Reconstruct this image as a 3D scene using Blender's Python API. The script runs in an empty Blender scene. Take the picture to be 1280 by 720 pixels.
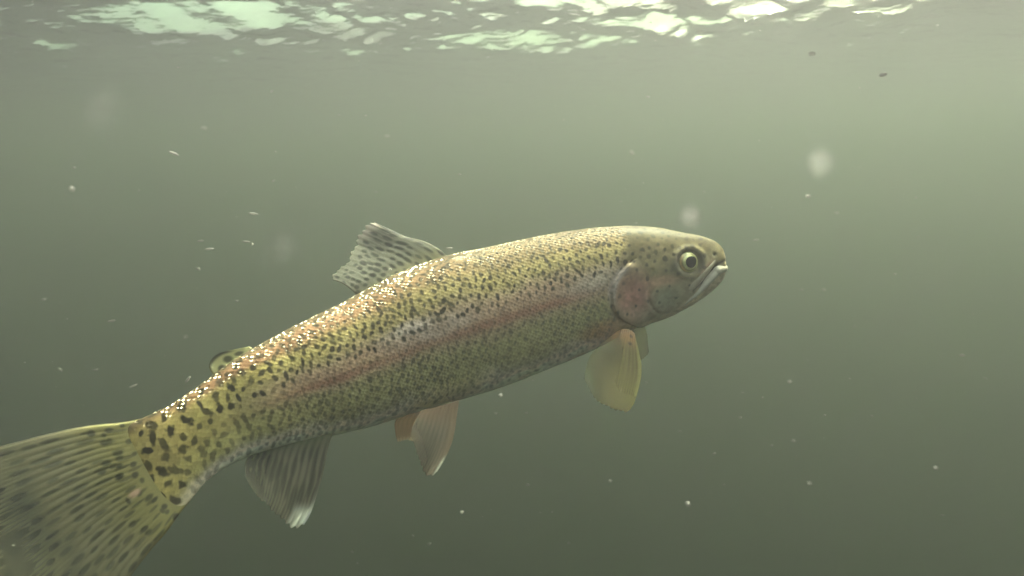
import bpy, math, random
import numpy as np
from mathutils import Vector, Matrix
from mathutils.bvhtree import BVHTree

random.seed(7)
rng = np.random.default_rng(11)
scene = bpy.context.scene
col = scene.collection
R = math.radians

# ------------------------------------------------------------------ camera
CAM_DEPTH = 0.29            # metres of water above the lens
PITCH, ROLL = 7.4, -1.6     # looking slightly down, horizon a little tilted
FPX = 1108.5                # focal length in photograph pixels (60 deg across)
cam_d = bpy.data.cameras.new('camera')
cam = bpy.data.objects.new('camera', cam_d)
col.objects.link(cam)
scene.camera = cam
cam_d.angle = 2 * math.atan(640 / FPX)
cam_d.clip_start = 0.01
cam_d.clip_end = 500
cam.matrix_world = (Matrix.Translation((0, 0, -CAM_DEPTH)) @ Matrix.Rotation(R(90 - PITCH), 4, 'X')
                    @ Matrix.Rotation(R(ROLL), 4, 'Z'))
cam_d.dof.use_dof = True
cam_d.dof.focus_distance = 0.54
cam_d.dof.aperture_fstop = cam_d.lens / 2.0

# ------------------------------------------------------------------ light
SUN_ELEV, SUN_AZ = 57.0, 36.0     # azimuth clockwise from straight ahead (+Y)
sun_dir = Vector((math.sin(R(SUN_AZ)) * math.cos(R(SUN_ELEV)),
                  math.cos(R(SUN_AZ)) * math.cos(R(SUN_ELEV)), math.sin(R(SUN_ELEV))))
sl = bpy.data.lights.new('sun', 'SUN')
sl.energy = 3.5
sl.angle = R(0.6)
sl.color = (1.0, 0.965, 0.93)
sun = bpy.data.objects.new('sun', sl)
col.objects.link(sun)
sun.rotation_euler = (-sun_dir).to_track_quat('-Z', 'Y').to_euler()
sun.location = sun_dir * 30

world = bpy.data.worlds.new('World')
scene.world = world
world.use_nodes = True
wn = world.node_tree
sky = wn.nodes.new('ShaderNodeTexSky')
sky.sky_type = 'NISHITA'
sky.sun_disc = False
sky.sun_elevation = R(SUN_ELEV)
sky.sun_rotation = R(SUN_AZ)
sky.air_density = 1.0
sky.dust_density = 9.0
bg = wn.nodes['Background']
bg.inputs['Strength'].default_value = 0.15
wn.links.new(sky.outputs['Color'], bg.inputs['Color'])

vs = scene.view_settings
vs.view_transform = 'Standard'
vs.look = 'None'
vs.gamma = 1.0
vs.exposure = 3.3
vs.use_curve_mapping = False
cy = scene.cycles
cy.use_denoising = True
cy.max_bounces = 8
cy.volume_bounces = 1
cy.transparent_max_bounces = 16
cy.sample_clamp_indirect = 6.0
cy.caustics_reflective = True
cy.caustics_refractive = True

# ------------------------------------------------------------------ helpers
CM = np.array(cam.matrix_world)

def unproject(px, py, d):
    """photograph pixel + depth along the viewing axis -> world point (arrays ok)"""
    px, py, d = np.broadcast_arrays(np.asarray(px, float), np.asarray(py, float), np.asarray(d, float))
    v = np.stack([(px - 640) / FPX * d, -(py - 360) / FPX * d, -d, np.ones_like(d)], -1)
    return (v @ CM.T)[..., :3]

CMI = np.linalg.inv(CM)
def project(P):
    q = np.concatenate([P, np.ones(P.shape[:-1] + (1,))], -1) @ CMI.T
    d = -q[..., 2]
    return q[..., 0] / d * FPX + 640, -q[..., 1] / d * FPX + 360

def smooth(a, b, x):
    t = np.clip((x - a) / (b - a + 1e-12), 0, 1)
    return t * t * (3 - 2 * t)

def noise2(x, y, seed=0):
    """smooth value noise 0..1"""
    r = np.random.default_rng(seed).random((256, 256))
    xi, yi = np.floor(x).astype(int), np.floor(y).astype(int)
    fx, fy = x - xi, y - yi
    fx, fy = fx * fx * (3 - 2 * fx), fy * fy * (3 - 2 * fy)
    g = lambda a, b: r[a % 256, b % 256]
    return (g(xi, yi) * (1 - fx) * (1 - fy) + g(xi + 1, yi) * fx * (1 - fy)
            + g(xi, yi + 1) * (1 - fx) * fy + g(xi + 1, yi + 1) * fx * fy)

def catmull(P, n, dens=None):
    """resample control rows P (k x m) smoothly with n samples"""
    P = np.asarray(P, float)
    k = len(P)
    t = np.linspace(0, k - 1, n) if dens is None else dens
    i = np.clip(np.floor(t).astype(int), 0, k - 2)
    f = (t - i)[:, None]
    p0, p1, p2, p3 = P[np.maximum(i - 1, 0)], P[i], P[i + 1], P[np.minimum(i + 2, k - 1)]
    return 0.5 * (2 * p1 + (p2 - p0) * f + (2 * p0 - 5 * p1 + 4 * p2 - p3) * f ** 2 + (3 * p1 - p0 - 3 * p2 + p3) * f ** 3)

def polyline(P, n):
    """resample a px polyline evenly by arc length, gently smoothed"""
    Q = catmull(P, 40 * len(P))
    L = np.concatenate([[0], np.cumsum(np.linalg.norm(np.diff(Q[:, :2], axis=0), axis=1))])
    t = np.linspace(0, L[-1], n)
    return np.stack([np.interp(t, L, Q[:, c]) for c in range(Q.shape[1])], -1)

def mesh_obj(name, V, F, mat, parent=None, origin=(0, 0, 0), smooth_shade=True):
    V = np.asarray(V, float).reshape(-1, 3) - np.asarray(origin)
    me = bpy.data.meshes.new(name)
    F = np.asarray(F)
    me.vertices.add(len(V))
    me.vertices.foreach_set('co', V.ravel())
    k = F.shape[1]
    me.loops.add(F.size)
    me.loops.foreach_set('vertex_index', F.ravel().astype(np.int32))
    me.polygons.add(len(F))
    me.polygons.foreach_set('loop_start', np.arange(0, F.size, k, dtype=np.int32))
    me.update(calc_edges=True)
    me.validate()
    if smooth_shade:
        me.polygons.foreach_set('use_smooth', np.ones(len(me.polygons), bool))
    if mat:
        me.materials.append(mat)
    o = bpy.data.objects.new(name, me)
    col.objects.link(o)
    if parent is not None:
        o.parent = parent
    return o

def add_attr(o, name, arr, kind='FLOAT'):
    a = o.data.attributes.new(name, kind, 'POINT')
    arr = np.asarray(arr, float)
    if kind == 'FLOAT':
        a.data.foreach_set('value', arr.ravel())
    elif kind == 'FLOAT_VECTOR':
        a.data.foreach_set('vector', arr.ravel())
    else:
        c = np.ones((len(o.data.vertices), 4))
        c[:, :3] = arr.reshape(-1, 3)
        a.data.foreach_set('color', c.ravel())

def grid_faces(nu, nv, wrap_v=False, flip=False):
    i = np.arange(nu - 1)[:, None]
    j = np.arange(nv if wrap_v else nv - 1)[None, :]
    j2 = (j + 1) % nv
    f = np.stack([i * nv + j, i * nv + j2, (i + 1) * nv + j2, (i + 1) * nv + j], -1).reshape(-1, 4)
    return f[:, ::-1] if flip else f

def new_mat(name):
    m = bpy.data.materials.new(name)
    m.use_nodes = True
    nt = m.node_tree
    for n in list(nt.nodes):
        if n.type != 'OUTPUT_MATERIAL':
            nt.nodes.remove(n)
    return m, nt, next(n for n in nt.nodes if n.type == 'OUTPUT_MATERIAL')

def node(nt, kind, **kw):
    n = nt.nodes.new(kind)
    for k, v in kw.items():
        if k in n.inputs:
            n.inputs[k].default_value = v
        else:
            setattr(n, k, v)
    return n

def tag(o, label=None, category=None, group=None, kind=None):
    if label: o['label'] = label
    if category: o['category'] = category
    if group: o['group'] = group
    if kind: o['kind'] = kind
    return o

# ------------------------------------------------------------------ water surface
m_surf, nt, out = new_mat('water surface')
fre = node(nt, 'ShaderNodeFresnel', IOR=1.33)
tco = node(nt, 'ShaderNodeTexCoord')
mp = node(nt, 'ShaderNodeMapping')
mp.inputs['Scale'].default_value = (0.5, 1.5, 1.0)
nz = node(nt, 'ShaderNodeTexNoise', Scale=30.0, Detail=3.0)
bump = node(nt, 'ShaderNodeBump', Strength=0.8, Distance=0.009)
nt.links.new(tco.outputs['Object'], mp.inputs['Vector'])
nt.links.new(mp.outputs['Vector'], nz.inputs['Vector'])
nt.links.new(nz.outputs['Fac'], bump.inputs['Height'])
tr = node(nt, 'ShaderNodeBsdfTransparent')
rf = node(nt, 'ShaderNodeBsdfRefraction', IOR=1.33, Roughness=0.42)
gl = node(nt, 'ShaderNodeBsdfGlossy', Roughness=0.04)
mx1 = node(nt, 'ShaderNodeMixShader', Fac=0.5)
mx2 = node(nt, 'ShaderNodeMixShader')
for n in (fre, rf, gl):
    nt.links.new(bump.outputs['Normal'], n.inputs['Normal'])
nt.links.new(tr.outputs[0], mx1.inputs[1])
nt.links.new(rf.outputs[0], mx1.inputs[2])
nt.links.new(fre.outputs[0], mx2.inputs[0])
nt.links.new(mx1.outputs[0], mx2.inputs[1])
nt.links.new(gl.outputs[0], mx2.inputs[2])
nt.links.new(mx2.outputs[0], out.inputs['Surface'])

NS = 720
u = np.linspace(-1, 1, NS)
gx = 0.5 * np.sinh(4.4 * u)
gy = 1.9 + 0.5 * np.sinh(4.4 * u)
X, Y = np.meshgrid(gx, gy)
SP = np.maximum(np.gradient(gx)[None, :], np.gradient(gy)[:, None]) + 0 * X
Z = np.zeros_like(X)
wr = np.random.default_rng(5)
for k in range(110):
    lam = 0.026 * (22 ** (wr.random() ** 1.5))
    ang = wr.normal(math.pi / 2 + 0.1, 0.4)
    slope = 0.056 * (0.75 + 0.6 * wr.random())
    ph = wr.random() * 6.283
    kx, ky = 2 * math.pi / lam * math.cos(ang), 2 * math.pi / lam * math.sin(ang)
    damp = smooth(0.5, 0.22, SP / lam)
    arg = kx * X + ky * Y + ph
    Z += damp * slope * lam / (2 * math.pi) * (np.sin(arg) + 0.25 * np.sin(2 * arg + 1.5))
Z *= (.45 + .95 * noise2(X * .9 + 60, Y * .7 + 60, 15)) * (.3 + .7 * smooth(2.7, 1.5, Y))     # gusts: rough and calmer patches
surf = mesh_obj('water_surface', np.stack([X, Y, Z], -1), grid_faces(NS, NS), m_surf)
tag(surf, 'rippled underside of the lake surface with white glints', kind='structure')

# ------------------------------------------------------------------ lake bed (far below, lost in the murk)
m_bed, nt, out = new_mat('lake bed silt')
nz = node(nt, 'ShaderNodeTexNoise', Scale=1.3, Detail=8.0)
cr = node(nt, 'ShaderNodeValToRGB')
cr.color_ramp.elements[0].color = (0.035, 0.036, 0.022, 1)
cr.color_ramp.elements[1].color = (0.10, 0.095, 0.06, 1)
pb = node(nt, 'ShaderNodeBsdfPrincipled', Roughness=0.95)
nt.links.new(nz.outputs['Fac'], cr.inputs['Fac'])
nt.links.new(cr.outputs['Color'], pb.inputs['Base Color'])
nt.links.new(pb.outputs[0], out.inputs['Surface'])
NB = 90
bu = np.linspace(-20, 20, NB)
BX, BY = np.meshgrid(bu, bu + 1.4)
BZ = -4.6 + 0.35 * noise2(BX * 0.5 + 50, BY * 0.5 + 50, 3) + 0.1 * noise2(BX * 1.7 + 50, BY * 1.7 + 50, 4)
bed = mesh_obj('lake_bed', np.stack([BX, BY, BZ], -1), grid_faces(NB, NB), m_bed)
tag(bed, 'silty lake bed far below the fish', kind='structure')

# ------------------------------------------------------------------ trout: body
#  dorsal px, ventral px, depth, width/height, roll(deg)
ST = [
    (904.6, 315, 904.6, 320, .5480, .85, 3),
    (904.2, 309.5, 904.0, 329, .5480, .82, 3),
    (901.6, 304, 901.5, 341, .5478, .76, 3),
    (894.0, 299, 897.0, 351.5, .5475, .70, 3),
    (875.0, 293.5, 887.0, 364, .5470, .64, 3),
    (855.0, 290, 872.0, 376.5, .5462, .62, 3),
    (830.0, 287, 853.0, 389, .5450, .61, 3),
    (800.0, 284.5, 828.0, 400, .5435, .60, 3),
    (770.0, 283.5, 800.0, 410, .5415, .59, 3),
    (735.0, 285.5, 768.0, 424, .5385, .58, 4),
    (695.0, 291, 735.0, 441, .5345, .57, 4),
    (650.0, 300, 692.0, 459, .5290, .56, 5),
    (600.0, 311, 648.0, 477, .5220, .555, 5),
    (555.0, 320.5, 605.0, 492, .5150, .55, 6),
    (510.0, 336, 560.0, 505, .5070, .54, 6),
    (470.0, 356, 520.0, 517, .4990, .53, 7),
    (430.0, 377, 480.0, 530, .4900, .51, 7),
    (390.0, 396, 437.0, 541, .4800, .49, 8),
    (350.0, 416, 392.0, 551, .4695, .46, 8),
    (310.0, 439, 352.0, 560, .4585, .42, 8),
    (272.0, 465, 319.0, 569, .4510, .38, 8),
    (240.0, 488, 293.0, 579, .4445, .33, 8),
    (211.0, 507, 268.0, 594, .4390, .265, 8),
    (187.0, 518, 247.0, 613, .4345, .19, 7),
    (165.0, 527, 229.5, 633, .4305, .09, 6),
    (150.0, 533, 213.0, 648, .4275, .014, 5),
]
ST = np.array(ST)
NI, NJ = 1000, 420
# denser sampling over the head
k = len(ST)
td = np.interp(np.linspace(0, 1, NI), [0, .34, 1], [0, 8.6, k - 1])
S = catmull(ST, NI, td)
Dp = unproject(S[:, 0], S[:, 1], S[:, 4])
Vp = unproject(S[:, 2], S[:, 3], S[:, 4])
Cc = (Dp + Vp) / 2
tan = np.gradient(Cc, axis=0)
tan /= np.linalg.norm(tan, axis=1, keepdims=True)
i4 = int(np.searchsorted(td, 4.5))
tan[:i4] = tan[i4]              # the snout keeps the axis of the head
up = Dp - Vp
hh = np.linalg.norm(up, axis=1) / 2
up /= 2 * hh[:, None]
up -= (up * tan).sum(1, keepdims=True) * tan
up /= np.linalg.norm(up, axis=1, keepdims=True)
lat = np.cross(tan, up)
camp = np.array(cam.location) if False else CM[:3, 3]
if ((camp - Cc[NI // 2]) * lat[NI // 2]).sum() < 0:
    lat = -lat                                   # lat points to the near side
rl = np.radians(S[:, 6])[:, None]
up, lat = up * np.cos(rl) + lat * np.sin(rl), lat * np.cos(rl) - up * np.sin(rl)
ww = hh * S[:, 5]
sl_ = np.concatenate([[0], np.cumsum(np.linalg.norm(np.diff(Cc, axis=0), axis=1))])   # metres from the snout
LEN = sl_[-1]
phi = np.arange(NJ) / NJ * 2 * math.pi
cphi, sphi = np.cos(phi), np.sin(phi)
# a rounded fish section, a little fuller above the lateral line
lx = np.sign(sphi) * np.abs(sphi) ** 0.92 * (1 + 0.06 * cphi)
P = Cc[:, None, :] + up[:, None, :] * (hh[:, None] * cphi)[..., None] + lat[:, None, :] * (ww[:, None] * lx)[..., None]
tt = np.where(phi <= math.pi, phi, 2 * math.pi - phi) / math.pi      # 0 dorsal .. 1 ventral
T = np.broadcast_to(tt[None, :], (NI, NJ))
SS = np.broadcast_to(sl_[:, None], (NI, NJ))
# girth coordinate (metres from lateral line), measured on the real section
seg = np.linalg.norm(np.diff(P, axis=1), axis=2)
arc = np.concatenate([np.zeros((NI, 1)), np.cumsum(seg, axis=1)], 1)
half = NJ // 2
G = np.zeros((NI, NJ))
G[:, :half + 1] = arc[:, :half + 1] - arc[:, half // 2][:, None]
mir = (NJ - np.arange(NJ)) % NJ
G[:, half + 1:] = G[:, mir[half + 1:]]
# photograph coordinates of the near side, mirrored onto the far side: used to lay out markings
PX, PY = project(P)
PX[:, half + 1:] = PX[:, mir[half + 1:]]
PY[:, half + 1:] = PY[:, mir[half + 1:]]

def normals(P):
    du = np.gradient(P, axis=0)
    dv = np.roll(P, -1, axis=1) - np.roll(P, 1, axis=1)
    n = np.cross(du, dv)
    n /= np.linalg.norm(n, axis=2, keepdims=True) + 1e-12
    if ((P[NI // 2, half // 2] - Cc[NI // 2]) * n[NI // 2, half // 2]).sum() < 0:
        n = -n
    return n
NRM = normals(P)

def seg_dist(px, py, pts):
    """distance in px to a polyline, and running parameter, and side sign"""
    pts = np.asarray(pts, float)
    best = np.full(px.shape, 1e9); par = np.zeros(px.shape); sgn = np.zeros(px.shape)
    for a in range(len(pts) - 1):
        d = pts[a + 1] - pts[a]
        t = np.clip(((px - pts[a, 0]) * d[0] + (py - pts[a, 1]) * d[1]) / (d @ d), 0, 1)
        ex, ey = px - pts[a, 0] - t * d[0], py - pts[a, 1] - t * d[1]
        dist = np.hypot(ex, ey)
        m = dist < best
        best = np.where(m, dist, best); par = np.where(m, (a + t) / (len(pts) - 1), par)
        sgn = np.where(m, np.sign(d[0] * ey - d[1] * ex), sgn)
    return best, par, sgn

def blob(cx, cy, rx, ry, ang=0.0, soft=0.5):
    c, s_ = math.cos(R(ang)), math.sin(R(ang))
    x, y = PX - cx, PY - cy
    r = np.hypot((x * c + y * s_) / rx, (-x * s_ + y * c) / ry)
    return smooth(1 + soft, 1 - soft, r)

# --- sculpt: gill cover, cheek bones, mouth groove, eye socket (depths in metres)
gill = [(797, 322), (783, 333), (771, 347), (765, 364), (767, 384), (777, 399), (797, 408), (815, 405)]
gd, gp, gs = seg_dist(PX, PY, catmull(gill, 60))
headish = smooth(745, 760, PX)
front = gs < 0          # on the snout side of the rim (sign checked below)
if not front[np.argmin(np.hypot(PX[:, :half] - 800, PY[:, :half] - 365)) // half, np.argmin(np.hypot(PX[:, :half] - 800, PY[:, :half] - 365)) % half]:
    front = ~front
disp = np.zeros((NI, NJ))
rim = smooth(0.0, 0.12, gp) * smooth(1.0, 0.88, gp)
disp += np.where(front, 0.0010 * smooth(26, 2, gd), -0.0009 * smooth(9, 0, gd)) * rim
preop, _, _ = seg_dist(PX, PY, catmull([(815, 338), (810, 358), (811, 376), (822, 391), (838, 392)], 40))
disp -= 0.0007 * np.exp(-(preop / 2.2) ** 2)
disp += 0.0007 * np.exp(-(np.maximum(preop, 0) / 10) ** 2)
mouth_pts = [(906, 326), (897, 331), (889, 340), (881, 349.5), (873, 358), (865, 366)]
md, mpar, _ = seg_dist(PX, PY, catmull(mouth_pts, 50))
disp -= 0.0020 * np.exp(-(md / 2.0) ** 2) * smooth(1.0, 0.8, mpar) * (.25 + .75 * smooth(902, 888, PX))
EX, EY = 862.0, 328.0
er = np.hypot(PX - EX, (PY - EY) * 1.05)
disp -= 0.0016 * smooth(17, 12, er)
disp += 0.0008 * np.exp(-((er - 19) / 4.0) ** 2)
disp -= 0.0009 * np.exp(-(np.hypot(PX - 893.5, PY - 318) / 2.4) ** 2)     # nostril
disp += 0.0005 * (noise2(SS * 90, G * 110 + 40, 21) - 0.5) * smooth(760, 800, PX)
P = P + NRM * disp[..., None]
NRM = normals(P)

# --- pigment (linear reflectance) laid out over the skin
def lerp(a, b, m):
    return a * (1 - m[..., None]) + np.asarray(b) * m[..., None]

n1 = noise2(SS * 55 + 9, G * 70 + 30, 31)
n2 = noise2(SS * 160 + 9, G * 190 + 30, 32)
n3 = noise2(SS * 18 + 3, G * 60 + 30, 33)
Tn = T + 0.05 * (n1 - 0.5) + 0.03 * (n2 - 0.5)
tailw = smooth(480, 250, PX)
pig = np.zeros((NI, NJ, 3)) + np.array((.085, .068, .038))
pig = lerp(pig, (.15, .12, .062), smooth(.06, .2, Tn))
pig = lerp(pig, (.23, .14, .08), smooth(.05, .16, Tn) * smooth(620, 420, PX) * smooth(170, 250, PX) * 0.8)
pig = lerp(pig, (.30, .28, .125), smooth(.20, .31, Tn))
pig = lerp(pig, (.34, .32, .11), smooth(.20, .30, Tn) * tailw * 0.8)
lilac = smooth(.33, .42, Tn) * smooth(250, 400, PX)
pig = lerp(pig, (.335, .29, .195), lilac * 0.75)
pig = lerp(pig, (.245, .25, .12), smooth(.52, .60, Tn) * (1 - 0.6 * tailw))
pig = lerp(pig, (.30, .31, .12), smooth(.52, .62, Tn) * tailw * .6)
pig = lerp(pig, (.38, .33, .12), smooth(280, 190, PX) * smooth(.12, .25, Tn) * .8)
pig = lerp(pig, (.32, .32, .22), smooth(.68, .78, Tn) * smooth(190, 300, PX))
pig = lerp(pig, (.60, .585, .52), smooth(.73, .84, Tn) * smooth(180, 300, PX))
# pink lateral stripe, strongest along the lateral line
pink = np.exp(-((T + .012 * (n1 - .5) - .505) / .026) ** 2) * smooth(300, 420, PX) * smooth(790, 690, PX)
pig = lerp(pig, (.37, .25, .19), np.exp(-((Tn - .455) / .05) ** 2) * smooth(280, 400, PX) * smooth(790, 690, PX) * .6)
pig = lerp(pig, (.27, .115, .085), pink * (.5 + .45 * n3))
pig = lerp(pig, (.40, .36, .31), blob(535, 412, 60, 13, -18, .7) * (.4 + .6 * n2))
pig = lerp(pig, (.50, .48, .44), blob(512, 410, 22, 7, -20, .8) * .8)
pig = lerp(pig, (.36, .36, .33), blob(745, 352, 38, 12, -20, .8) * .55)
# pearly belly near the pelvic fins
pig = lerp(pig, (.40, .40, .16), blob(565, 486, 48, 12, -22, .7) * .7)
# head: bare olive skin
nape = [(779, 275), (780, 300), (777, 322), (790, 334), (781, 340)]
hd = smooth(-6, 7, PX - np.interp(PY, [280, 300, 322, 340, 420], [779, 782, 777, 774, 762]) + 8 * (n2 - .5))
pig = lerp(pig, (.08, .074, .04), hd)
pig = lerp(pig, (.22, .21, .115), hd * smooth(.22, .42, Tn) * .8)
pig = lerp(pig, (.235, .225, .145), hd * smooth(.55, .65, Tn))
pig = lerp(pig, (.34, .175, .15), blob(790, 368, 21, 25, 8, .8) * (.7 + .3 * n2))
pig = lerp(pig, (.44, .28, .20), blob(826, 352, 20, 7, -8, .7) * .55)
pig = lerp(pig, (.34, .33, .31), np.exp(-((gd - 2) / 3.0) ** 2) * smooth(.10, .2, gp) * smooth(.62, .4, gp) * .8)
pig = lerp(pig, (.21, .235, .16), blob(832, 372, 16, 13, -20, .6) * .8)
pig = lerp(pig, (.55, .48, .30), blob(789, 330, 5.0, 4.0, 0, .5))
pig = lerp(pig, (.08, .085, .06), blob(844, 332, 8, 10, 0, .8) * .75)
pig = lerp(pig, (.09, .09, .06), np.exp(-((er - 16.5) / 2.6) ** 2) * .7)
pig = lerp(pig, (.40, .40, .26), blob(889, 322, 6, 12, 30, .7) * .45)
pig = lerp(pig, (.40, .27, .18), blob(884, 334, 4, 12, 35, .7) * .5)
lowj = hd * smooth(0, 5, (PY - np.interp(PX, [800, 845, 864, 888, 906], [402, 384, 369, 346, 331])))
pig = lerp(pig, (.46, .43, .30), lowj * (.7 + .3 * n2))
pig = lerp(pig, (.035, .03, .022), np.exp(-(md / 1.7) ** 2) * smooth(1.0, .85, mpar) * .85)
pig = lerp(pig, (.03, .03, .02), np.exp(-(np.hypot(PX - 893.5, PY - 318) / 2.0) ** 2) * .9)
pig = lerp(pig, (.06, .06, .05), np.exp(-(gd / 1.5) ** 2) * rim * smooth(.55, .9, gp) * .8)
pig = lerp(pig, (.40, .20, .09), blob(757, 414, 30, 12, -18, .7) * .55)        # orange around the pectoral root
pig *= ((.92 + .26 * n2) * (1 + .35 * smooth(.52, .62, T)))[..., None] * np.array((1.1, .96, .88))  # mottling; lower flank lifted in colour to stand in for ambient light

# --- black spots, thrown down one by one on each side
spot = np.zeros((NI, NJ))
gmin, gmax = G[:, 0], G[:, half]
pr = np.random.default_rng(77)
def paint_spot(side, s, t, ra, rb, ang, k_):
    i0 = int(np.searchsorted(sl_, s))
    i0 = min(max(i0, 1), NI - 2)
    ds = max(sl_[i0 + 1] - sl_[i0 - 1], 1e-6) / 2
    wi = int(1.8 * max(ra, rb) / ds) + 2
    dg = max((gmax[i0] - gmin[i0]) / half, 1e-6)
    jc = int(np.interp(t, tt[:half + 1], np.arange(half + 1)))
    wj = int(1.8 * max(ra, rb) / dg) + 2
    ia, ib = max(0, i0 - wi), min(NI, i0 + wi)
    js = np.arange(jc - wj, jc + wj + 1)
    js = js[(js >= 0) & (js <= half)]
    if len(js) == 0: return
    jj = js if side == 0 else mir[js]
    g0 = G[i0, jc]
    x = SS[ia:ib, jj] - s
    y = G[ia:ib, jj] - g0
    c, s_ = math.cos(ang), math.sin(ang)
    wob = 1 + 0.75 * (noise2((SS[ia:ib, jj]) * 700, (G[ia:ib, jj]) * 700 + 300, 8) - .5)
    r = np.hypot((x * c + y * s_) / ra, (-x * s_ + y * c) / rb) * wob
    m = k_ * smooth(1.25, 0.6, r)
    spot[ia:ib, jj] = np.maximum(spot[ia:ib, jj], m)

for side in (0, 1):
    pts = []
    grid = {}
    for tries in range(60000):
        s = pr.random() * LEN
        t = 0.005 + pr.random() * 0.86
        i0 = min(int(np.searchsorted(sl_, s)), NI - 1)
        jc = int(t * half)
        px, g = PX[i0, jc], G[i0, jc]
        inhead = hd[i0, jc] > .5
        if px < 172: continue
        if inhead:
            sp, d, k_ = .0049, .0013, 1.0
            if t > .42: sp, d, k_ = .0082, .0012, .8
            if px > 880 or er[i0, jc] < 18 or t > .72: continue
        else:
            tw = float(np.clip((330 - px) / 110, 0, 1))
            sp = .0036 + .0020 * tw
            d = .00132 + .00070 * tw
            k_ = 1.0
            if t < .15: sp *= .86; d *= .85; k_ = .98
            elif px > 620: d *= .86
            if .44 < t < .53 and tw < .5: k_ = .5; d *= .75
            if t >= .53 and tw < .9:
                k_ = .72 - .9 * max(0, t - .60)
                if px > 560: k_ *= .85
                if k_ < .12: continue
            if tw >= .9 and t > .8: k_ = .6
        sp *= .86 + .3 * pr.random()
        key = (int(s // .009), int(g // .009))
        ok = True
        for a in (-1, 0, 1):
            for b in (-1, 0, 1):
                for (s2, g2, sp2) in grid.get((key[0] + a, key[1] + b), ()):
                    if (s - s2) ** 2 + (g - g2) ** 2 < (min(sp, sp2) if inhead else (sp + sp2) / 2) ** 2:
                        ok = False; break
                if not ok: break
            if not ok: break
        if not ok: continue
        grid.setdefault(key, []).append((s, g, sp))
        asp = 1 if inhead else 1 + .9 * pr.random()
        dd = d * (.75 + .5 * pr.random())
        ang = math.pi / 2 + pr.normal(0, .5)
        if t < .18: ang = pr.normal(0.2, .5)
        paint_spot(side, s, t, dd * asp, dd / asp ** .4, ang, k_ * (.75 + .3 * pr.random()))

bmask = np.zeros((NI, NJ)) + 1 - .93 * hd
bmask *= smooth(.92, .75, T) * smooth(160, 230, PX) * (.4 + .6 * smooth(250, 430, PX))
glint = smooth(.27, .05, Tn) * (1 - hd) * (.5 + .9 * n1) * smooth(150, 215, PX) * (.6 + .4 * smooth(260, 400, PX)) * (1 - .55 * smooth(500, 640, PX))      # loose, mirror-like scale edges on the back
ctr = Cc[NI // 2].copy()
ORG = np.array((ctr[0], ctr[1], ctr[2]))

m_skin, nt, out = new_mat('trout skin')
aP = node(nt, 'ShaderNodeAttribute', attribute_name='pigment')
aS = node(nt, 'ShaderNodeAttribute', attribute_name='spot')
aC = node(nt, 'ShaderNodeAttribute', attribute_name='skin_coord')
aB = node(nt, 'ShaderNodeAttribute', attribute_name='scaled')
aG = node(nt, 'ShaderNodeAttribute', attribute_name='glint')
# overlapping scales: a nearly regular staggered lattice
mp = node(nt, 'ShaderNodeMapping')
mp.inputs['Rotation'].default_value = (0, 0, R(38))
mp.inputs['Scale'].default_value = (1.0, 1.12, 1.0)
nt.links.new(aC.outputs['Vector'], mp.inputs['Vector'])
vor = node(nt, 'ShaderNodeTexVoronoi', voronoi_dimensions='2D', Scale=470.0, Randomness=0.5)
nt.links.new(mp.outputs['Vector'], vor.inputs['Vector'])
mul = node(nt, 'ShaderNodeMath', operation='MULTIPLY')
nt.links.new(vor.outputs['Distance'], mul.inputs[0])
nt.links.new(aB.outputs['Fac'], mul.inputs[1])
bump = node(nt, 'ShaderNodeBump', Strength=0.45, Distance=0.0008)
bump.invert = True
nt.links.new(mul.outputs[0], bump.inputs['Height'])
# colour: pigment, shaded per scale, then the black spots
sep = node(nt, 'ShaderNodeSeparateColor')
nt.links.new(vor.outputs['Color'], sep.inputs[0])
mr = node(nt, 'ShaderNodeMapRange')
mr.inputs['To Min'].default_value = 0.82
mr.inputs['To Max'].default_value = 1.2
nt.links.new(sep.outputs[0], mr.inputs['Value'])
vm = node(nt, 'ShaderNodeVectorMath', operation='SCALE')
nt.links.new(aP.outputs['Color'], vm.inputs[0])
nt.links.new(mr.outputs[0], vm.inputs['Scale'])
mixc = node(nt, 'ShaderNodeMix', data_type='RGBA')
mixc.inputs['B'].default_value = (0.034, 0.030, 0.016, 1)
nt.links.new(aS.outputs['Fac'], mixc.inputs['Factor'])
nt.links.new(vm.outputs[0], mixc.inputs['A'])
pb = node(nt, 'ShaderNodeBsdfPrincipled', Roughness=0.5)
pb.inputs['Specular IOR Level'].default_value = 0.05
pb.inputs['Subsurface Weight'].default_value = 0.0
nt.links.new(mixc.outputs['Result'], pb.inputs['Base Color'])
nt.links.new(bump.outputs['Normal'], pb.inputs['Normal'])
# silvery scales: some scales of the back act as small mirrors
gt = node(nt, 'ShaderNodeMath', operation='GREATER_THAN')
gt.inputs[1].default_value = 0.58
nt.links.new(sep.outputs[1], gt.inputs[0])
gm = node(nt, 'ShaderNodeMath', operation='MULTIPLY')
nt.links.new(gt.outputs[0], gm.inputs[0])
nt.links.new(aG.outputs['Fac'], gm.inputs[1])
gm2 = node(nt, 'ShaderNodeMath', operation='MULTIPLY')
gm2.inputs[1].default_value = 0.7
gm2.use_clamp = True
nt.links.new(gm.outputs[0], gm2.inputs[0])
gls = node(nt, 'ShaderNodeBsdfGlossy', Roughness=0.26)
gls.inputs['Color'].default_value = (.88, .74, .50, 1)
bump2 = node(nt, 'ShaderNodeBump', Strength=1.0, Distance=0.0016)
bump2.invert = True
nt.links.new(vor.outputs['Distance'], bump2.inputs['Height'])
nt.links.new(bump2.outputs['Normal'], gls.inputs['Normal'])
ms = node(nt, 'ShaderNodeMixShader')
nt.links.new(gm2.outputs[0], ms.inputs[0])
nt.links.new(pb.outputs[0], ms.inputs[1])
nt.links.new(gls.outputs[0], ms.inputs[2])
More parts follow.
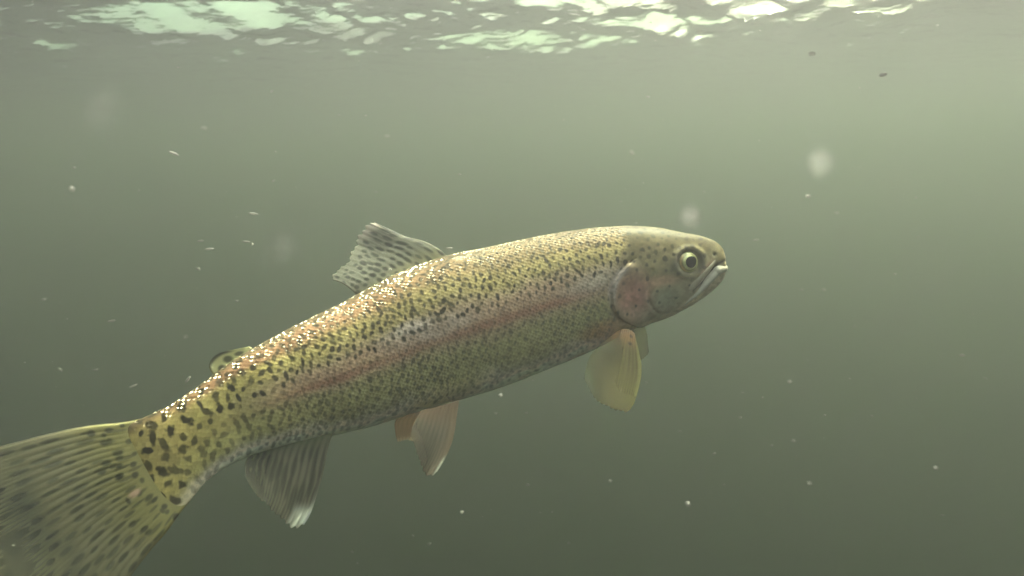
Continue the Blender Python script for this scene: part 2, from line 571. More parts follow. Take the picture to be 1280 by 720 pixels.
nt.links.new(ms.outputs[0], out.inputs['Surface'])

trout = bpy.data.objects.new('trout', None)
trout.location = ORG
trout.empty_display_size = 0.05
col.objects.link(trout)
tag(trout, 'spotted olive trout with pink cheek swimming just below the surface', 'fish')

# caps: one vertex at each end
capA, capB = P[0].mean(0) - tan[0] * 0.0006, P[-1].mean(0) + tan[-1] * 0.0008
V = np.concatenate([P.reshape(-1, 3), capA[None], capB[None]])
F = grid_faces(NI, NJ, wrap_v=True)
j = np.arange(NJ)
fa = np.stack([np.full(NJ, NI * NJ), (j + 1) % NJ, j, j], -1)
fb = np.stack([np.full(NJ, NI * NJ + 1), (NI - 1) * NJ + j, (NI - 1) * NJ + (j + 1) % NJ], -1)
fa = fa[:, :3]
me = bpy.data.meshes.new('body')
nq = len(F)
allf = np.concatenate([F.ravel(), fa.ravel(), fb.ravel()]).astype(np.int32)
starts = np.concatenate([np.arange(nq) * 4, nq * 4 + np.arange(2 * NJ) * 3]).astype(np.int32)
me.vertices.add(len(V))
me.vertices.foreach_set('co', (V - ORG).ravel())
me.loops.add(len(allf))
me.loops.foreach_set('vertex_index', allf)
me.polygons.add(len(starts))
me.polygons.foreach_set('loop_start', starts)
me.update(calc_edges=True)
me.validate()
me.polygons.foreach_set('use_smooth', np.ones(len(me.polygons), bool))
me.materials.append(m_skin)
body = bpy.data.objects.new('body', me)
col.objects.link(body)
body.parent = trout
def two(a, v0, v1):
    return np.concatenate([a.ravel(), [v0, v1]])
add_attr(body, 'pigment', np.concatenate([np.clip(pig, .01, .85).reshape(-1, 3), pig[0].mean(0)[None], pig[-1].mean(0)[None]]), 'FLOAT_COLOR')
add_attr(body, 'spot', two(spot, 0, 0))
add_attr(body, 'scaled', two(bmask, 0, 0))
add_attr(body, 'glint', two(np.clip(glint, 0, 1), 0, 0))
sk = np.stack([SS, G, 0 * G], -1).reshape(-1, 3)
add_attr(body, 'skin_coord', np.concatenate([sk, [[0, 0, 0], [LEN, 0, 0]]]), 'FLOAT_VECTOR')

def skin_at(px, py):
    """index of the near-side skin point seen at a photograph pixel"""
    d = np.hypot(PX[:, 2:half - 1] - px, PY[:, 2:half - 1] - py)
    i, jj = np.unravel_index(np.argmin(d), d.shape)
    return i, jj + 2

def skin_pt(px, py, side=0, lift=0.0):
    i, jj = skin_at(px, py)
    if side: jj = mir[jj]
    return P[i, jj] + NRM[i, jj] * lift, NRM[i, jj], tan[i], up[i]

# ------------------------------------------------------------------ eyes
def simple_mat(name, colr, rough=.4, coat=0.0, spec=.5, noise_amt=.25, scale=400):
    m, nt, out = new_mat(name)
    p = node(nt, 'ShaderNodeBsdfPrincipled', Roughness=rough)
    p.inputs['Coat Weight'].default_value = coat
    p.inputs['Coat Roughness'].default_value = 0.08
    p.inputs['Specular IOR Level'].default_value = spec
    nz = node(nt, 'ShaderNodeTexNoise', Scale=scale, Detail=3.0)
    tc = node(nt, 'ShaderNodeTexCoord')
    nt.links.new(tc.outputs['Object'], nz.inputs['Vector'])
    mx = node(nt, 'ShaderNodeMix', data_type='RGBA')
    mx.inputs['A'].default_value = (*[c * (1 - noise_amt) for c in colr], 1)
    mx.inputs['B'].default_value = (*[min(1, c * (1 + noise_amt)) for c in colr], 1)
    nt.links.new(nz.outputs['Fac'], mx.inputs['Factor'])
    nt.links.new(mx.outputs['Result'], p.inputs['Base Color'])
    nt.links.new(p.outputs[0], out.inputs['Surface'])
    return m

m_ball = simple_mat('eye ball', (.10, .10, .06), .35, .3)
m_pupil = simple_mat('pupil', (.003, .003, .003), .3, .0, .08)
m_iris, nt, out = new_mat('iris')
aI = node(nt, 'ShaderNodeAttribute', attribute_name='pigment')
p = node(nt, 'ShaderNodeBsdfPrincipled', Roughness=.3)
p.inputs['Coat Weight'].default_value = .5
nt.links.new(aI.outputs['Color'], p.inputs['Base Color'])
nt.links.new(p.outputs[0], out.inputs['Surface'])

def dome(center, n, tx, ty, r_in, r_out, rad, height, nr=14, na=48, squash=None):
    """part of a spherical cap between radii r_in..r_out around axis n, sphere radius rad"""
    V = []
    for a in range(nr):
        r = r_in + (r_out - r_in) * a / (nr - 1)
        for b in range(na):
            th = 2 * math.pi * b / na
            q = r * (squash(th) if squash else 1)
            h = math.sqrt(max(rad * rad - min(q, rad) ** 2, 0)) - rad + height
            V.append(center + n * h + tx * (q * math.cos(th)) + ty * (q * math.sin(th)))
    return np.array(V), grid_faces(nr, na, wrap_v=True)

for side in (0, 1):
    c, n, tg, upv = skin_pt(EX, EY, side)
    n = n * .8 + (lat[skin_at(EX, EY)[0]] * (1 if side == 0 else -1)) * .2
    n /= np.linalg.norm(n)
    ty = upv - n * (upv @ n); ty /= np.linalg.norm(ty)
    tx = -(tg - n * (tg @ n)); tx /= np.linalg.norm(tx)           # towards the snout
    UP = .5463 / FPX
    ball_r = 15.2 * UP
    Vb, Fb = dome(c, n, tx, ty, 0.0002, ball_r, 16.5 * UP, .0026)
    eye = mesh_obj('eye', Vb, Fb, m_ball, trout, ORG)
    if side == 0: eye['label'] = 'yellow-green eye with dark pupil'
    Vi, Fi = dome(c, n, tx, ty, 5.2 * UP, 12.9 * UP, 16.8 * UP, .0031)
    ir = mesh_obj('iris', Vi, Fi, m_iris, eye, ORG)
    rel = Vi - c
    ax, ay = rel @ tx, rel @ ty
    rr = np.hypot(ax, ay) / UP
    th = np.arctan2(ay, ax)
    cI = np.zeros((len(Vi), 3)) + np.array((.48, .47, .13))
    cI = lerp(cI, (.70, .68, .28), np.exp(-((rr - 8.0) / 1.6) ** 2))
    cI = lerp(cI, (.70, .42, .15), smooth(8, 11, rr) * smooth(-.25, -.85, np.cos(th)) * .9)
    cI = lerp(cI, (.16, .17, .06), np.exp(-((rr - 9.9) / .8) ** 2) * .6)
    cI = lerp(cI, (.12, .12, .05), smooth(11.6, 12.9, rr) * .8)
    cI *= (.8 + .4 * noise2(th * 9 + 30, rr * .6, 12))[:, None]
    add_attr(ir, 'pigment', cI, 'FLOAT_COLOR')
    sq = lambda th: 1 + .22 * max(0, math.cos(th - .5)) ** 5
    Vu, Fu = dome(c + tx * .0002, n, tx, ty, 0.0001, 6.9 * UP, 17 * UP, .0036, squash=sq)
    mesh_obj('pupil', Vu, Fu, m_pupil, eye, ORG)

# ------------------------------------------------------------------ mouth parts
def tube(path, ra, rb, nrm, n=16):
    """elliptical tube along path; ra across the surface, rb along nrm"""
    path = np.asarray(path)
    tn = np.gradient(path, axis=0); tn /= np.linalg.norm(tn, axis=1, keepdims=True)
    V = []
    for i in range(len(path)):
        nn = nrm[i] - tn[i] * (nrm[i] @ tn[i]); nn /= np.linalg.norm(nn)
        bb = np.cross(tn[i], nn)
        for a in range(n):
            th = 2 * math.pi * a / n
            V.append(path[i] + bb * (ra[i] * math.cos(th)) + nn * (rb[i] * math.sin(th)))
    return np.array(V), grid_faces(len(path), n, wrap_v=True)

m_jaw = simple_mat('jaw', (.56, .50, .36), .4, .1, noise_amt=.3, scale=260)
m_lip = simple_mat('maxilla', (.37, .31, .19), .4, .1, noise_amt=.35, scale=260)
# lower jaw: one rim running from the near mouth corner round the chin to the far corner
jaw_px = catmull([(856, 381.5), (865, 373), (874, 364.5), (884, 353.5), (893, 343.5), (899.5, 337)], 22)
near, nn_ = [], []
for (x, y) in jaw_px:
    q, n, _, _ = skin_pt(x, y, 0, -.0006); near.append(q); nn_.append(n)
far, nf_ = [], []
for (x, y) in jaw_px:
    q, n, _, _ = skin_pt(x, y, 1, -.0006); far.append(q); nf_.append(n)
tip = unproject(904.3, 335.5, .5478)
ctrl = np.array(near + [tip] + far[::-1])
# round the chin: replace the jump by a smooth spline
cpts = np.concatenate([ctrl[:22:3], [tip], ctrl[23:][::-1][:22:3][::-1]])
path = catmull(cpts, 90)
fwd = -tan[0]
nrm = []
mid_axis = Cc[:200].mean(0)
for q in path:
    d = q - mid_axis
    d -= up[100] * (d @ up[100])
    nrm.append(d / np.linalg.norm(d))
w = np.linspace(-1, 1, 90)
ra = .0010 + .0016 * smooth(1.0, .35, np.abs(w))
rb = .0009 + .0011 * smooth(1.0, .3, np.abs(w)) + .0006 * np.exp(-(w / .15) ** 2)
Vj, Fj = tube(path, ra, rb, np.array(nrm))
jaw = mesh_obj('lower_jaw', Vj, Fj, m_jaw, trout, ORG)
jaw['label'] = 'pale lower jaw jutting past the snout'
for side in (0, 1):
    pts, ns = [], []
    for (x, y) in catmull([(894, 326), (888, 334), (882, 341.5), (875, 349.5), (868, 357), (862, 363)], 24):
        q, n, _, _ = skin_pt(x, y, side, -.0001); pts.append(q); ns.append(n)
    pts = np.array(pts)
    for _ in range(3): pts[1:-1] = (pts[:-2] + 2 * pts[1:-1] + pts[2:]) / 4
    w = np.linspace(0, 1, 24)
    Vm, Fm = tube(pts, .0007 + .0015 * smooth(0, .5, w) * smooth(1.08, .8, w), .0004 + .0005 * smooth(1, .6, w), np.array(ns))
    mesh_obj('maxilla', Vm, Fm, m_lip, trout, ORG)

# ------------------------------------------------------------------ fins
m_fin, nt, out = new_mat('fin')
aP = node(nt, 'ShaderNodeAttribute', attribute_name='pigment')
aA = node(nt, 'ShaderNodeAttribute', attribute_name='cover')
pb = node(nt, 'ShaderNodeBsdfPrincipled', Roughness=.42)
pb.inputs['Specular IOR Level'].default_value = .05
tl = node(nt, 'ShaderNodeBsdfTranslucent')
tp = node(nt, 'ShaderNodeBsdfTransparent')
m1 = node(nt, 'ShaderNodeMixShader', Fac=.38)
m2 = node(nt, 'ShaderNodeMixShader')
nt.links.new(aP.outputs['Color'], pb.inputs['Base Color'])
nt.links.new(aP.outputs['Color'], tl.inputs['Color'])
nt.links.new(pb.outputs[0], m1.inputs[1]); nt.links.new(tl.outputs[0], m1.inputs[2])
nt.links.new(aA.outputs['Fac'], m2.inputs[0])
nt.links.new(tp.outputs[0], m2.inputs[1]); nt.links.new(m1.outputs[0], m2.inputs[2])
nt.links.new(m2.outputs[0], out.inputs['Surface'])

def make_fin(name, base, margin, lead, trail, depth, nrays, paint, label=None, nu=90, sub=7, th0=.0016, th1=.0004,
             rag=.03, bulge=0.0, seed=1, wave=0.0, flesh=.05, root_plane=None, groove=.5):
    """Coons patch between four px edges; depth = (root front, root back, tip front, tip back)"""
    nv = nrays * sub + 1
    B, M = polyline(base, nv), polyline(margin, nv)
    Lq, Tq = polyline(lead, nu), polyline(trail, nu)
    Lq[0], Lq[-1], Tq[0], Tq[-1] = B[0], M[0], B[-1], M[-1]
    u = np.linspace(0, 1, nu)[:, None, None]; v = np.linspace(0, 1, nv)[None, :, None]
    Q = ((1 - u) * B[None] + u * M[None] + (1 - v) * Lq[:, None] + v * Tq[:, None]
         - ((1 - u) * (1 - v) * B[0] + u * (1 - v) * M[0] + (1 - u) * v * B[-1] + u * v * M[-1]))
    U, W = np.broadcast_to(u[..., 0], (nu, nv)), np.broadcast_to(v[..., 0], (nu, nv))
    # membrane is nicked between the ray tips
    ray = np.abs(np.cos(math.pi * W * nrays))
    cut = rag * ((1 - ray) * .8 + 1.2 * noise2(W * nrays * .7 + 5, W * 0 + seed, seed)) * smooth(.7, 1, U)
    uu = np.clip(np.linspace(0, 1, nu)[:, None] - cut, 0, 1) * (nu - 1)
    i0 = np.clip(np.floor(uu).astype(int), 0, nu - 2); f = (uu - i0)[..., None]
    jj = np.broadcast_to(np.arange(nv)[None], (nu, nv))
    Q = Q[i0, jj] * (1 - f) + Q[i0 + 1, jj] * f
    d = ((1 - U) * ((1 - W) * depth[0] + W * depth[1]) + U * ((1 - W) * depth[2] + W * depth[3]))
    if root_plane is not None:
        a_, b_, c_ = root_plane
        d = a_ * Q[..., 0] + b_ * Q[..., 1] + c_ + .014 * U ** 2
    d = d + bulge * np.sin(math.pi * W) * U + wave * np.sin(W * 9 + U * 2 + seed) * U
    C = unproject(Q[..., 0], Q[..., 1], d)
    du, dv = np.gradient(C, axis=0), np.gradient(C, axis=1)
    n = np.cross(du, dv); n /= np.linalg.norm(n, axis=2, keepdims=True) + 1e-12
    fine = np.abs(np.cos(math.pi * W * nrays * 2))
    ridge = ray * (1 - smooth(.45, .7, U)) + fine * smooth(.45, .7, U)
    edge = smooth(0, .02, W) * smooth(1, .98, W)
    t = (th0 + (th1 - th0) * U ** .7) * (1 - groove * (1 - ridge) * smooth(0, flesh, U)) * (.4 + .6 * edge) / 2
    if root_plane is not None:
        t = t * (.08 + .92 * smooth(.0, .2, U))
    Va = np.concatenate([(C + n * t[..., None]).reshape(-1, 3), (C - n * t[..., None]).reshape(-1, 3)])
    F1 = grid_faces(nu, nv); N = nu * nv
    F2 = grid_faces(nu, nv, flip=True) + N
    idx = np.arange(N).reshape(nu, nv)
    loop = np.concatenate([idx[0, :-1], idx[:-1, -1], idx[-1, :0:-1], idx[:0:-1, 0]])
    nx = np.roll(loop, -1)
    F3 = np.stack([nx, loop, loop + N, nx + N], -1)
    o = mesh_obj(name, Va, np.concatenate([F1, F2, F3]), m_fin, trout, ORG)
    pg, cov = paint(U, W, ridge, nrays)
    add_attr(o, 'pigment', np.tile(np.clip(pg, .008, .9).reshape(-1, 3), (2, 1)), 'FLOAT_COLOR')
    add_attr(o, 'cover', np.tile(np.clip(cov, 0, 1).ravel(), 2))
    if label: o['label'] = label
    return o

def fin_spots(U, W, nrays, seed, n, lu, lw, lo=.03, hi=.92):
    """dark dashes lying along the rays, in loose rows"""
    r = np.random.default_rng(seed)
    m = np.zeros(U.shape)
    for q in range(n):
        u0, w0 = lo + (hi - lo) * r.random(), r.random()
        w0 = (math.floor(w0 * nrays) + .5) / nrays + r.normal(0, .12) / nrays
        a, b = lu * (.6 + .9 * r.random()), lw / nrays * (.7 + .6 * r.random())
        sel = np.hypot((U - u0 - .0 * W) / a, (W - w0) / b)
        m = np.maximum(m, smooth(1.25, .55, sel) * (.8 + .2 * r.random()))
    return m

def scatter_spots(U, W, seed, gap, a, b, lo, hi, tries=4000):
    """separate oval spots kept apart from each other"""
    r = np.random.default_rng(seed)
    m = np.zeros(U.shape); got = []
    for q in range(tries):
        u0, w0 = lo + (hi - lo) * r.random(), .02 + .96 * r.random()
        if any(((u0 - x) / 1.5) ** 2 + (w0 - y) ** 2 < gap * gap for x, y in got): continue
        got.append((u0, w0))
        aa, bb = a * (.7 + .7 * r.random()), b * (.75 + .5 * r.random())
        m = np.maximum(m, smooth(1.3, .65, np.hypot((U - u0) / aa, (W - w0) / bb)) * (.8 + .2 * r.random()))
    return m

def paint_dorsal(U, W, ridge, nr):
    c = np.zeros(U.shape + (3,)) + np.array((.17, .17, .125))
    c *= (.92 + .1 * ridge)[..., None]
    c = lerp(c, (.30, .29, .15), smooth(.3, 0, U) * .7)
    c = lerp(c, (.48, .43, .36), smooth(.80, .97, U) * smooth(.42, .12, W))
    c = lerp(c, (.05, .05, .035), smooth(.018, 0, W) * .6)
    s = scatter_spots(U, W, 5, .078, .062, .026, .03, .86)
    c = lerp(c, (.022, .024, .02), s * .93)
    return c, .84 + .15 * s + .1 * ridge - .1 * smooth(.75, 1, U)

make_fin('dorsal_fin',
         base=[(560, 321), (535, 331), (505, 345), (478, 359), (450, 374)],
         margin=[(468, 278), (456, 279), (448, 291), (441, 305), (436, 318), (429, 331), (414, 343), (416, 350)],
         lead=[(560, 321), (548, 311), (530, 301.5), (508, 296), (488, 287), (468, 278)],
         trail=[(450, 374), (440, 363), (428, 354), (416, 350)],
         depth=(.5145, .4945, .520, .494), nrays=13, groove=.22, paint=paint_dorsal, seed=3, rag=.05, bulge=.004, wave=.0012)

def paint_adipose(U, W, ridge, nr):
    c = np.zeros(U.shape + (3,)) + np.array((.36, .35, .18))
    for (a, b, q, w_) in ((.45, .30, .24, .10), (.42, .56, .26, .10), (.2, .80, .22, .09)):
        c = lerp(c, (.02, .022, .015), smooth(1.3, .6, np.hypot((U - a) / q, (W - b) / w_)) * .9)
    c = lerp(c, (.02, .022, .02), smooth(.72, .92, U) * smooth(.25, .5, W) * smooth(1.05, .85, W) * .95)
    return c, .95 + 0 * U

make_fin('adipose_fin',
         base=[(318, 437), (303, 446), (288, 457), (272, 471)],
         margin=[(312, 433), (292, 437), (274, 441.5), (264, 450), (262, 460)],
         lead=[(318, 437), (315, 435), (312, 433)],
         trail=[(272, 471), (266, 467), (262, 460)],
         depth=(.4605, .4505, .4595, .4495), nrays=6, paint=paint_adipose, th0=.0030, th1=.0012, rag=0, nu=30, seed=4, groove=0)

def paint_anal(U, W, ridge, nr):
    c = np.zeros(U.shape + (3,)) + np.array((.23, .215, .15))
    c *= (.6 + .6 * ridge)[..., None]
    s = fin_spots(U, W, nr, 9, 40, .14, .45, .1, .8)
    c = lerp(c, (.03, .03, .022), s * .5)
    c = lerp(c, (.24, .25, .14), smooth(.2, .0, U) * .7)
    c = lerp(c, (.82, .82, .70), smooth(.66, .84, U) * smooth(.30, .14, W) + .35 * smooth(.45, .8, U) * smooth(.06, .02, W))
    return c, .95 - .38 * smooth(.35, 1, W) - .30 * smooth(.6, 1, U) * smooth(.25, .5, W) + .08 * ridge

make_fin('anal_fin',
         base=[(416, 541), (385, 549), (350, 556), (312, 568)],
         margin=[(376, 662), (364, 666), (355, 657), (338, 640), (321, 620), (308, 600)],
         lead=[(416, 541), (410, 560), (404, 590), (397, 615), (388, 642), (376, 662)],
         trail=[(312, 568), (306, 580), (308, 600)],
         depth=(.474, .452, .462, .446), nrays=12, paint=paint_anal, seed=6, rag=.05, bulge=-.003)

def paint_pelvic(U, W, ridge, nr):
    c = np.zeros(U.shape + (3,)) + np.array((.24, .205, .145))
    c *= (.65 + .55 * ridge)[..., None]
    c = lerp(c, (.34, .22, .13), smooth(.45, 0, U) * .8)
    c = lerp(c, (.33, .24, .15), smooth(.25, .05, W) * .7)
    c = lerp(c, (.06, .055, .045), smooth(.25, .6, U) * smooth(.2, .45, W) * .45)
    c = lerp(c, (.72, .72, .58), smooth(.66, .85, U) * smooth(.17, .05, W))
    return c, .97 - .25 * smooth(.3, .9, W) - .35 * smooth(.55, 1, U) * smooth(.12, .4, W)

make_fin('pelvic_fin',
         base=[(574, 500), (558, 506), (542, 511), (526, 514)],
         margin=[(545, 592), (538, 598), (531, 595), (525, 580), (519, 563), (513, 545)],
         lead=[(574, 500), (571, 520), (568.5, 538), (564, 556), (556, 574), (545, 592)],
         trail=[(526, 514), (518, 528), (513, 545)],
         depth=(.497, .488, .480, .470), nrays=9, paint=paint_pelvic, seed=8, rag=.04, bulge=-.002)

def paint_pelvic2(U, W, ridge, nr):
    c = np.zeros(U.shape + (3,)) + np.array((.19, .13, .075))
    c *= (.8 + .3 * ridge)[..., None]
    c = lerp(c, (.50, .46, .33), smooth(.8, 1, U) * .6)
    return c, .85 - .2 * smooth(.4, 0, W)
make_fin('pelvic_fin',
         base=[(560, 503), (540, 508), (520, 513), (502, 519)],
         margin=[(527, 556), (516, 552), (507, 552), (497, 553)],
         lead=[(560, 503), (548, 525), (538, 545), (527, 556)],
         trail=[(502, 519), (494, 527), (494, 540), (497, 553)],
         depth=(.524, .512, .540, .528), nrays=9, paint=paint_pelvic2, seed=9, rag=.05,
         label='orange tinted pelvic fin on the far side')

def paint_pec(U, W, ridge, nr):
    c = np.zeros(U.shape + (3,)) + np.array((.12, .105, .045))
    c *= ((.62 + .5 * ridge) * (1 - .45 * smooth(.25, .8, W)))[..., None]  # ray bands; rear half darkened in colour against the light it catches
    c = lerp(c, (.42, .23, .11), smooth(.28, .02, U) * .75)
    c = lerp(c, (.20, .19, .07), smooth(.12, .03, W) * .8)
    c = lerp(c, (.36, .25, .16), smooth(.09, .0, U) * smooth(.8, .3, W) * .8)
    for (a, b) in ((.07, .22), (.16, .60), (.17, .26)):
        c = lerp(c, (.03, .03, .02), smooth(1.4, .6, np.hypot((U - a) / .022, (W - b) / .06)) * .85)
    return c, .86 - .52 * smooth(.30, .95, W) - .22 * smooth(.6, 1, U)

make_fin('pectoral_fin',
         base=[(793, 418), (786, 413), (777, 413), (768, 418)],
         margin=[(791, 509), (782, 517), (767, 514), (753, 507), (741, 496), (729, 476)],
         lead=[(793, 418), (798.5, 440), (802, 462), (798.5, 485), (791, 509)],
         trail=[(768, 418), (751, 430), (737, 447), (729, 476)],
         depth=(.520, .518, .492, .484), nrays=13, paint=paint_pec, seed=12, rag=.03, bulge=-.004)
make_fin('pectoral_fin',
         base=[(806, 408), (800, 409), (794, 411), (788, 414)],
         margin=[(809, 434), (811, 441), (806, 448), (800, 452), (794, 452), (788, 450)],
         lead=[(806, 408), (808, 416), (809, 424), (809, 434)],
         trail=[(788, 414), (787, 428), (786, 440), (788, 450)],
         depth=(.556, .552, .600, .590), nrays=10, paint=lambda U, W, ridge, nr: (np.zeros(U.shape + (3,)) + np.array((.09, .095, .045)), .6 + 0 * U), seed=13, rag=.03)

def paint_caudal(U, W, ridge, nr):
    c = np.zeros(U.shape + (3,)) + np.array((.31, .285, .17))
    c *= (1 - .13 * (1 - ridge) * smooth(.02, .3, U))[..., None]
    c = lerp(c, (.34, .31, .125), smooth(.42, 0.16, U) * .9)
    s1 = scatter_spots(U, W, 15, .052, .034, .013, .12, .95)
    s2 = fin_spots(U, W, nr, 16, 34, .018, .62, .10, .26)
    c = lerp(c, (.03, .032, .03), np.maximum(s1 * .6, s2 * .85))
    c = lerp(c, (.62, .42, .30), smooth(1.3, .4, np.hypot((U - .17) / .035, (W - .60) / .03)))
    c = lerp(c, (.05, .06, .07), smooth(.45, .62, U) * noise2(W * 9 + 3, U * 8, 44) * .6)
    c = lerp(c, (.03, .03, .03), smooth(.012, .0, W) * .7)
    return c, .97 - .40 * smooth(.25, .8, U) + .08 * ridge

# the fleshy tail root continues the middle plane of the body
mpx, mpy = project(Cc[-34:, None, :] + up[-34:, None, :] * (hh[-34:, None] * np.linspace(-1, 1, 21)[None])[..., None])
mdp = -(np.concatenate([(Cc[-34:, None, :] + up[-34:, None, :] * (hh[-34:, None] * np.linspace(-1, 1, 21)[None])[..., None]),
                        np.ones((34, 21, 1))], -1) @ CMI.T)[..., 2]
root_fit = np.linalg.lstsq(np.stack([mpx.ravel(), mpy.ravel(), np.ones(mpx.size)], -1), mdp.ravel(), rcond=None)[0]
make_fin('caudal_fin',
         base=[(192, 519), (196, 548), (203, 578), (217, 605), (241, 622)],
         margin=[(-130, 592), (-100, 640), (-70, 690), (-30, 745), (20, 800), (70, 850)],
         lead=[(192, 519), (172, 524), (150, 528), (110, 532), (70, 540), (30, 550), (-20, 563), (-70, 576), (-130, 592)],
         trail=[(241, 622), (226, 640), (208, 665), (188, 688), (165, 718), (140, 755), (110, 800), (70, 850)],
         depth=(.4190, .4125, .352, .346), nrays=25, root_plane=root_fit, paint=paint_caudal, seed=20, rag=.03, nu=170, sub=8,
         th0=.0046, th1=.0006, bulge=.0, wave=.0012, flesh=.4, groove=.16)

# ------------------------------------------------------------------ drifting particles
m_mote = simple_mat('pale detritus', (.42, .40, .36), .8, 0, .3, noise_amt=.2, scale=900)
def through(m):
    nt = m.node_tree
    out = next(n for n in nt.nodes if n.type == 'OUTPUT_MATERIAL')
    p = next(n for n in nt.nodes if n.type == 'BSDF_PRINCIPLED')
    t = node(nt, 'ShaderNodeBsdfTranslucent', Color=(.5, .48, .44, 1))
    x = node(nt, 'ShaderNodeMixShader', Fac=.5)
    nt.links.new(p.outputs[0], x.inputs[1]); nt.links.new(t.outputs[0], x.inputs[2])
    nt.links.new(x.outputs[0], out.inputs['Surface'])
through(m_mote)
m_dark = simple_mat('dark detritus', (.07, .065, .045), .8, 0, .3, noise_amt=.3, scale=900)

def mote_mesh(name, seed, mat):
    r = np.random.default_rng(seed)
    nu_, nv_ = 9, 14
    V = []
    for a in range(nu_):
        th = math.pi * a / (nu_ - 1)
        for b in range(nv_):
            ph = 2 * math.pi * b / nv_
            q = 1 + .35 * (noise2(np.array([math.sin(th) * math.cos(ph) * 1.7 + 9]), np.array([math.sin(th) * math.sin(ph) * 1.7 + math.cos(th) + 9]), seed)[0] - .5)
            V.append((q * math.cos(th), q * math.sin(th) * math.cos(ph), q * math.sin(th) * math.sin(ph)))
    o = mesh_obj(name, V, grid_faces(nu_, nv_, wrap_v=True), mat)
    me = o.data
    bpy.data.objects.remove(o)
    return me
mote_meshes = [mote_mesh('drifting_particle', 60 + q, m_mote) for q in range(4)]
dark_mesh = mote_mesh('dark_particle', 71, m_dark)

def add_mote(name, me, px, py, d, lx, ly, ang, label, group=None):
    """lx, ly: half sizes in px at depth d"""
    o = bpy.data.objects.new(name, me)
    col.objects.link(o)
    k_ = d / FPX
    o.location = unproject(px, py, d)
    rot = cam.matrix_world.to_3x3() @ Matrix.Rotation(R(ang), 3, 'Z')
    o.rotation_euler = rot.to_euler()
    o.scale = (lx * k_, ly * k_, min(lx, ly) * k_)
    tag(o, label, 'particle', group)
    return o

# streaky bright slivers
for i, (x, y, d, lx, ly, an) in enumerate([(218, 192, .50, 6.5, 1.7, -22), (317, 267, .52, 5.5, 1.3, -8), (308, 302, .55, 5, 1.2, -4),
        (262, 311, .55, 5, 1.3, 3), (140, 401, .56, 5, 1.4, 12), (562, 310, .50, 4.5, 1.1, 2), (235, 474, .48, 5, 1.6, 50),
        (167, 482, .55, 5, 1.2, 22), (251, 301, .7, 4, 1.2, 10)]):
    add_mote('drifting_sliver', mote_meshes[i % 4], x, y, d, lx, ly, an,
             'thin white sliver drifting in open water', 'white slivers adrift around the trout')
spots_px = [(790, 191, 5, 3), (776, 252, 3.5, 2.2), (1145, 247, 4, 2.6), (1046, 266, 5, 1.4), (1148, 296, 4, 2), (1002, 362, 5, 2.6),
            (1030, 362, 4, 1.8), (1068, 408, 4, 1.8), (1203, 444, 8, 4), (987, 477, 4.5, 2.6), (953, 497, 3.5, 2), (928, 491, 4, 1.6),
            (926, 522, 3, 1.6), (850, 539, 4.5, 2.2), (893, 567, 4.5, 3), (992, 551, 4.2, 2.2), (965, 557, 4, 2.6), (905, 606, 3.5, 2),
            (860, 630, 5, 4), (1178, 644, 5, 2.2), (660, 606, 5, 3.2), (763, 601, 3.6, 2.5), (516, 670, 3.2, 2.8), (537, 680, 5, 4),
            (578, 640, 4, 2), (620, 517, 4, 2.4), (658, 516, 4, 2.2), (626, 494, 4, 3), (808, 478, 4.5, 2), (711, 679, 3.5, 3.5),
            (90, 236, 6, 5), (248, 336, 6, 4), (174, 238, 4, 2), (55, 374, 5, 2), (75, 462, 7, 3.5), (120, 462, 7, 3), (232, 421, 5, 2),
            (296, 376, 4, 2.5), (342, 226, 5, 2), (255, 160, 6, 2.4), (340, 114, 5, 3), (424, 143, 5, 1.6), (484, 170, 5, 2),
            (810, 121, 5, 3), (1061, 54, 4, 1.4), (1010, 245, 5, 3.5), (470, 240, 5, 2), (1232, 473, 6, 1.6), (1170, 585, 5, 3),
            (690, 640, 4, 2), (440, 690, 5, 3), (1012, 604, 4.5, 2), (1090, 520, 4, 1.8), (880, 240, 4, 1.6), (945, 300, 6, 1.6)]
pr2 = np.random.default_rng(3)
for i, (x, y, lx, ly) in enumerate(spots_px):
    dm = .24 + .08 * pr2.random() if i % 3 == 0 else .8 + .8 * pr2.random()
    add_mote('drifting_particle', mote_meshes[i % 4], x, y, dm, lx * (.6 if dm < .4 else .45), ly * (.6 if dm < .4 else .45), pr2.normal(0, 18),
             'small pale fleck suspended in the green water', 'pale flecks suspended in the water')
add_mote('dark_particle', dark_mesh, 1104, 93, 1.0, 5, 2.6, 15, 'tiny dark oval fleck under the bright surface', 'dark flecks under the surface')
add_mote('dark_particle', dark_mesh, 1015, 67, 1.1, 4.2, 2.8, 5, 'tiny dark oval fleck under the bright surface', 'dark flecks under the surface')
# close to the lens, so out of focus
def flimsy(name, cover):
    m = simple_mat(name, (.70, .62, .58), .8, 0, .2, noise_amt=.2, scale=900)
    through(m)
    nt = m.node_tree
    out = next(n for n in nt.nodes if n.type == 'OUTPUT_MATERIAL')
    lw = node(nt, 'ShaderNodeLayerWeight', Blend=0.35)
    inv = node(nt, 'ShaderNodeMapRange')
    inv.inputs['From Min'].default_value = 0.0; inv.inputs['From Max'].default_value = 0.7
    inv.inputs['To Min'].default_value = cover; inv.inputs['To Max'].default_value = 0.0
    t = node(nt, 'ShaderNodeBsdfTransparent'); x = node(nt, 'ShaderNodeMixShader')
    src = out.inputs['Surface'].links[0].from_socket
    nt.links.new(lw.outputs['Facing'], inv.inputs['Value'])
    nt.links.new(inv.outputs[0], x.inputs[0])
    nt.links.new(t.outputs[0], x.inputs[1]); nt.links.new(src, x.inputs[2])
    nt.links.new(x.outputs[0], out.inputs['Surface'])
    return m
fluff_mesh = mote_mesh('blurred_particle', 81, flimsy('soft floc', .34))
wisp_mesh = mote_mesh('blurred_particle', 82, flimsy('thin floc', .055))
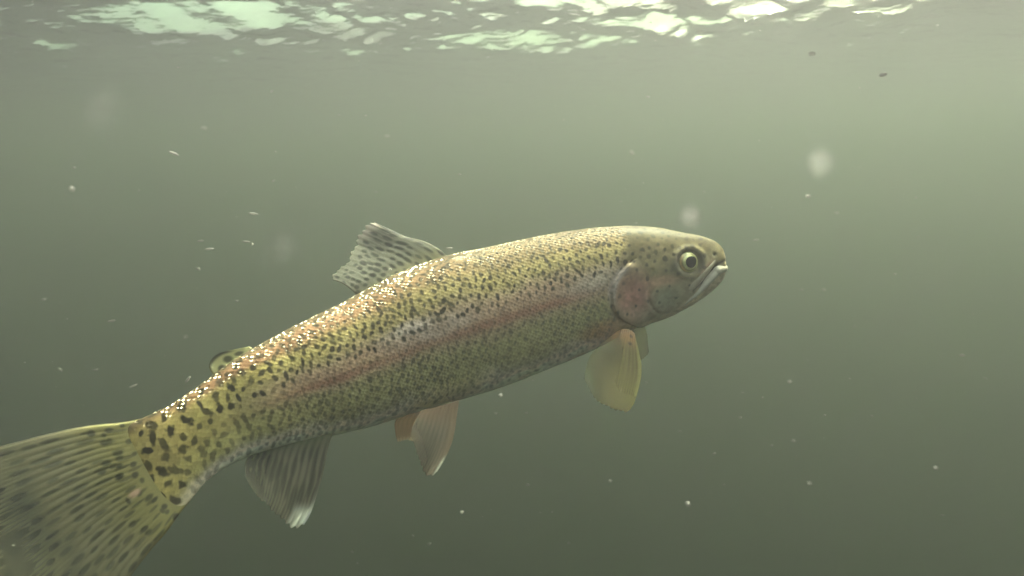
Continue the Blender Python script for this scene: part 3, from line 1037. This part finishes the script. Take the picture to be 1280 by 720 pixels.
for (x, y, d, r_, lab) in [(862, 271, .095, 11.0, 'pinkish blurred fleck just above the trout head'), (1025, 204, .075, 12.0, 'whitish blurred fleck in open water ahead of the trout'),
                           (125, 135, .065, 17.0, 'faint wide blur of a fleck below the surface glints'), (352, 305, .06, 19.0, 'faint wide blur of a fleck behind the dorsal fin')]:
    add_mote('blurred_particle', wisp_mesh if 'faint' in lab else fluff_mesh, x, y, d, r_, r_, 0, lab)

# dust too fine to count
NBD = 2200
r = np.random.default_rng(90)
dd = .35 + 1.5 * r.random(NBD) ** .8
cx, cyy = r.uniform(-900, 2200, NBD), r.uniform(-500, 1200, NBD)
C = unproject(cx, cyy, dd)
C = C[C[:, 2] < -.07]
tet = np.array([(1, 0, 0), (-1, 0, 0), (0, 1, 0), (0, -1, 0), (0, 0, 1), (0, 0, -1)], float)
octf = np.array([(0, 2, 4), (2, 1, 4), (1, 3, 4), (3, 0, 4), (2, 0, 5), (1, 2, 5), (3, 1, 5), (0, 3, 5)])
sz = r.uniform(.0002, .00055, (len(C), 1, 1)) * np.array([1.7, 1, .8])
Vd = C[:, None] + tet[None] * sz
Fd = (octf[None] + 6 * np.arange(len(C))[:, None, None]).reshape(-1, 3)
dust = mesh_obj('fine_silt', Vd.reshape(-1, 3), Fd, m_mote)
tag(dust, 'fine pale silt hanging in the water', 'silt', kind='stuff')

# ------------------------------------------------------------------ the murky water itself
m_haze, nt, out = new_mat('murky water')
DENS = 0.23
pv = node(nt, 'ShaderNodeVolumePrincipled')
pv.inputs['Density'].default_value = DENS
pv.inputs['Color'].default_value = (1.0, .94, 1.0, 1)
pv.inputs['Anisotropy'].default_value = 0.85
ab = node(nt, 'ShaderNodeVolumeAbsorption', Density=1.0)
ab.inputs['Color'].default_value = (.515, .635, .465, 1)
ad = node(nt, 'ShaderNodeAddShader')
nt.links.new(pv.outputs[0], ad.inputs[0]); nt.links.new(ab.outputs[0], ad.inputs[1])
nt.links.new(ad.outputs[0], out.inputs['Volume'])
hx, zt, zb = 24.0, .35, -6.0
Vh = [(sx * hx, 1.4 + sy * hx, z) for z in (zb, zt) for sx, sy in ((-1, -1), (1, -1), (1, 1), (-1, 1))]
Fh = [(3, 2, 1, 0), (4, 5, 6, 7), (0, 1, 5, 4), (1, 2, 6, 5), (2, 3, 7, 6), (3, 0, 4, 7)]
haze = mesh_obj('haze', Vh, Fh, m_haze, smooth_shade=False)
tag(haze, 'murky green water veiling everything with distance', 'water', kind='stuff')
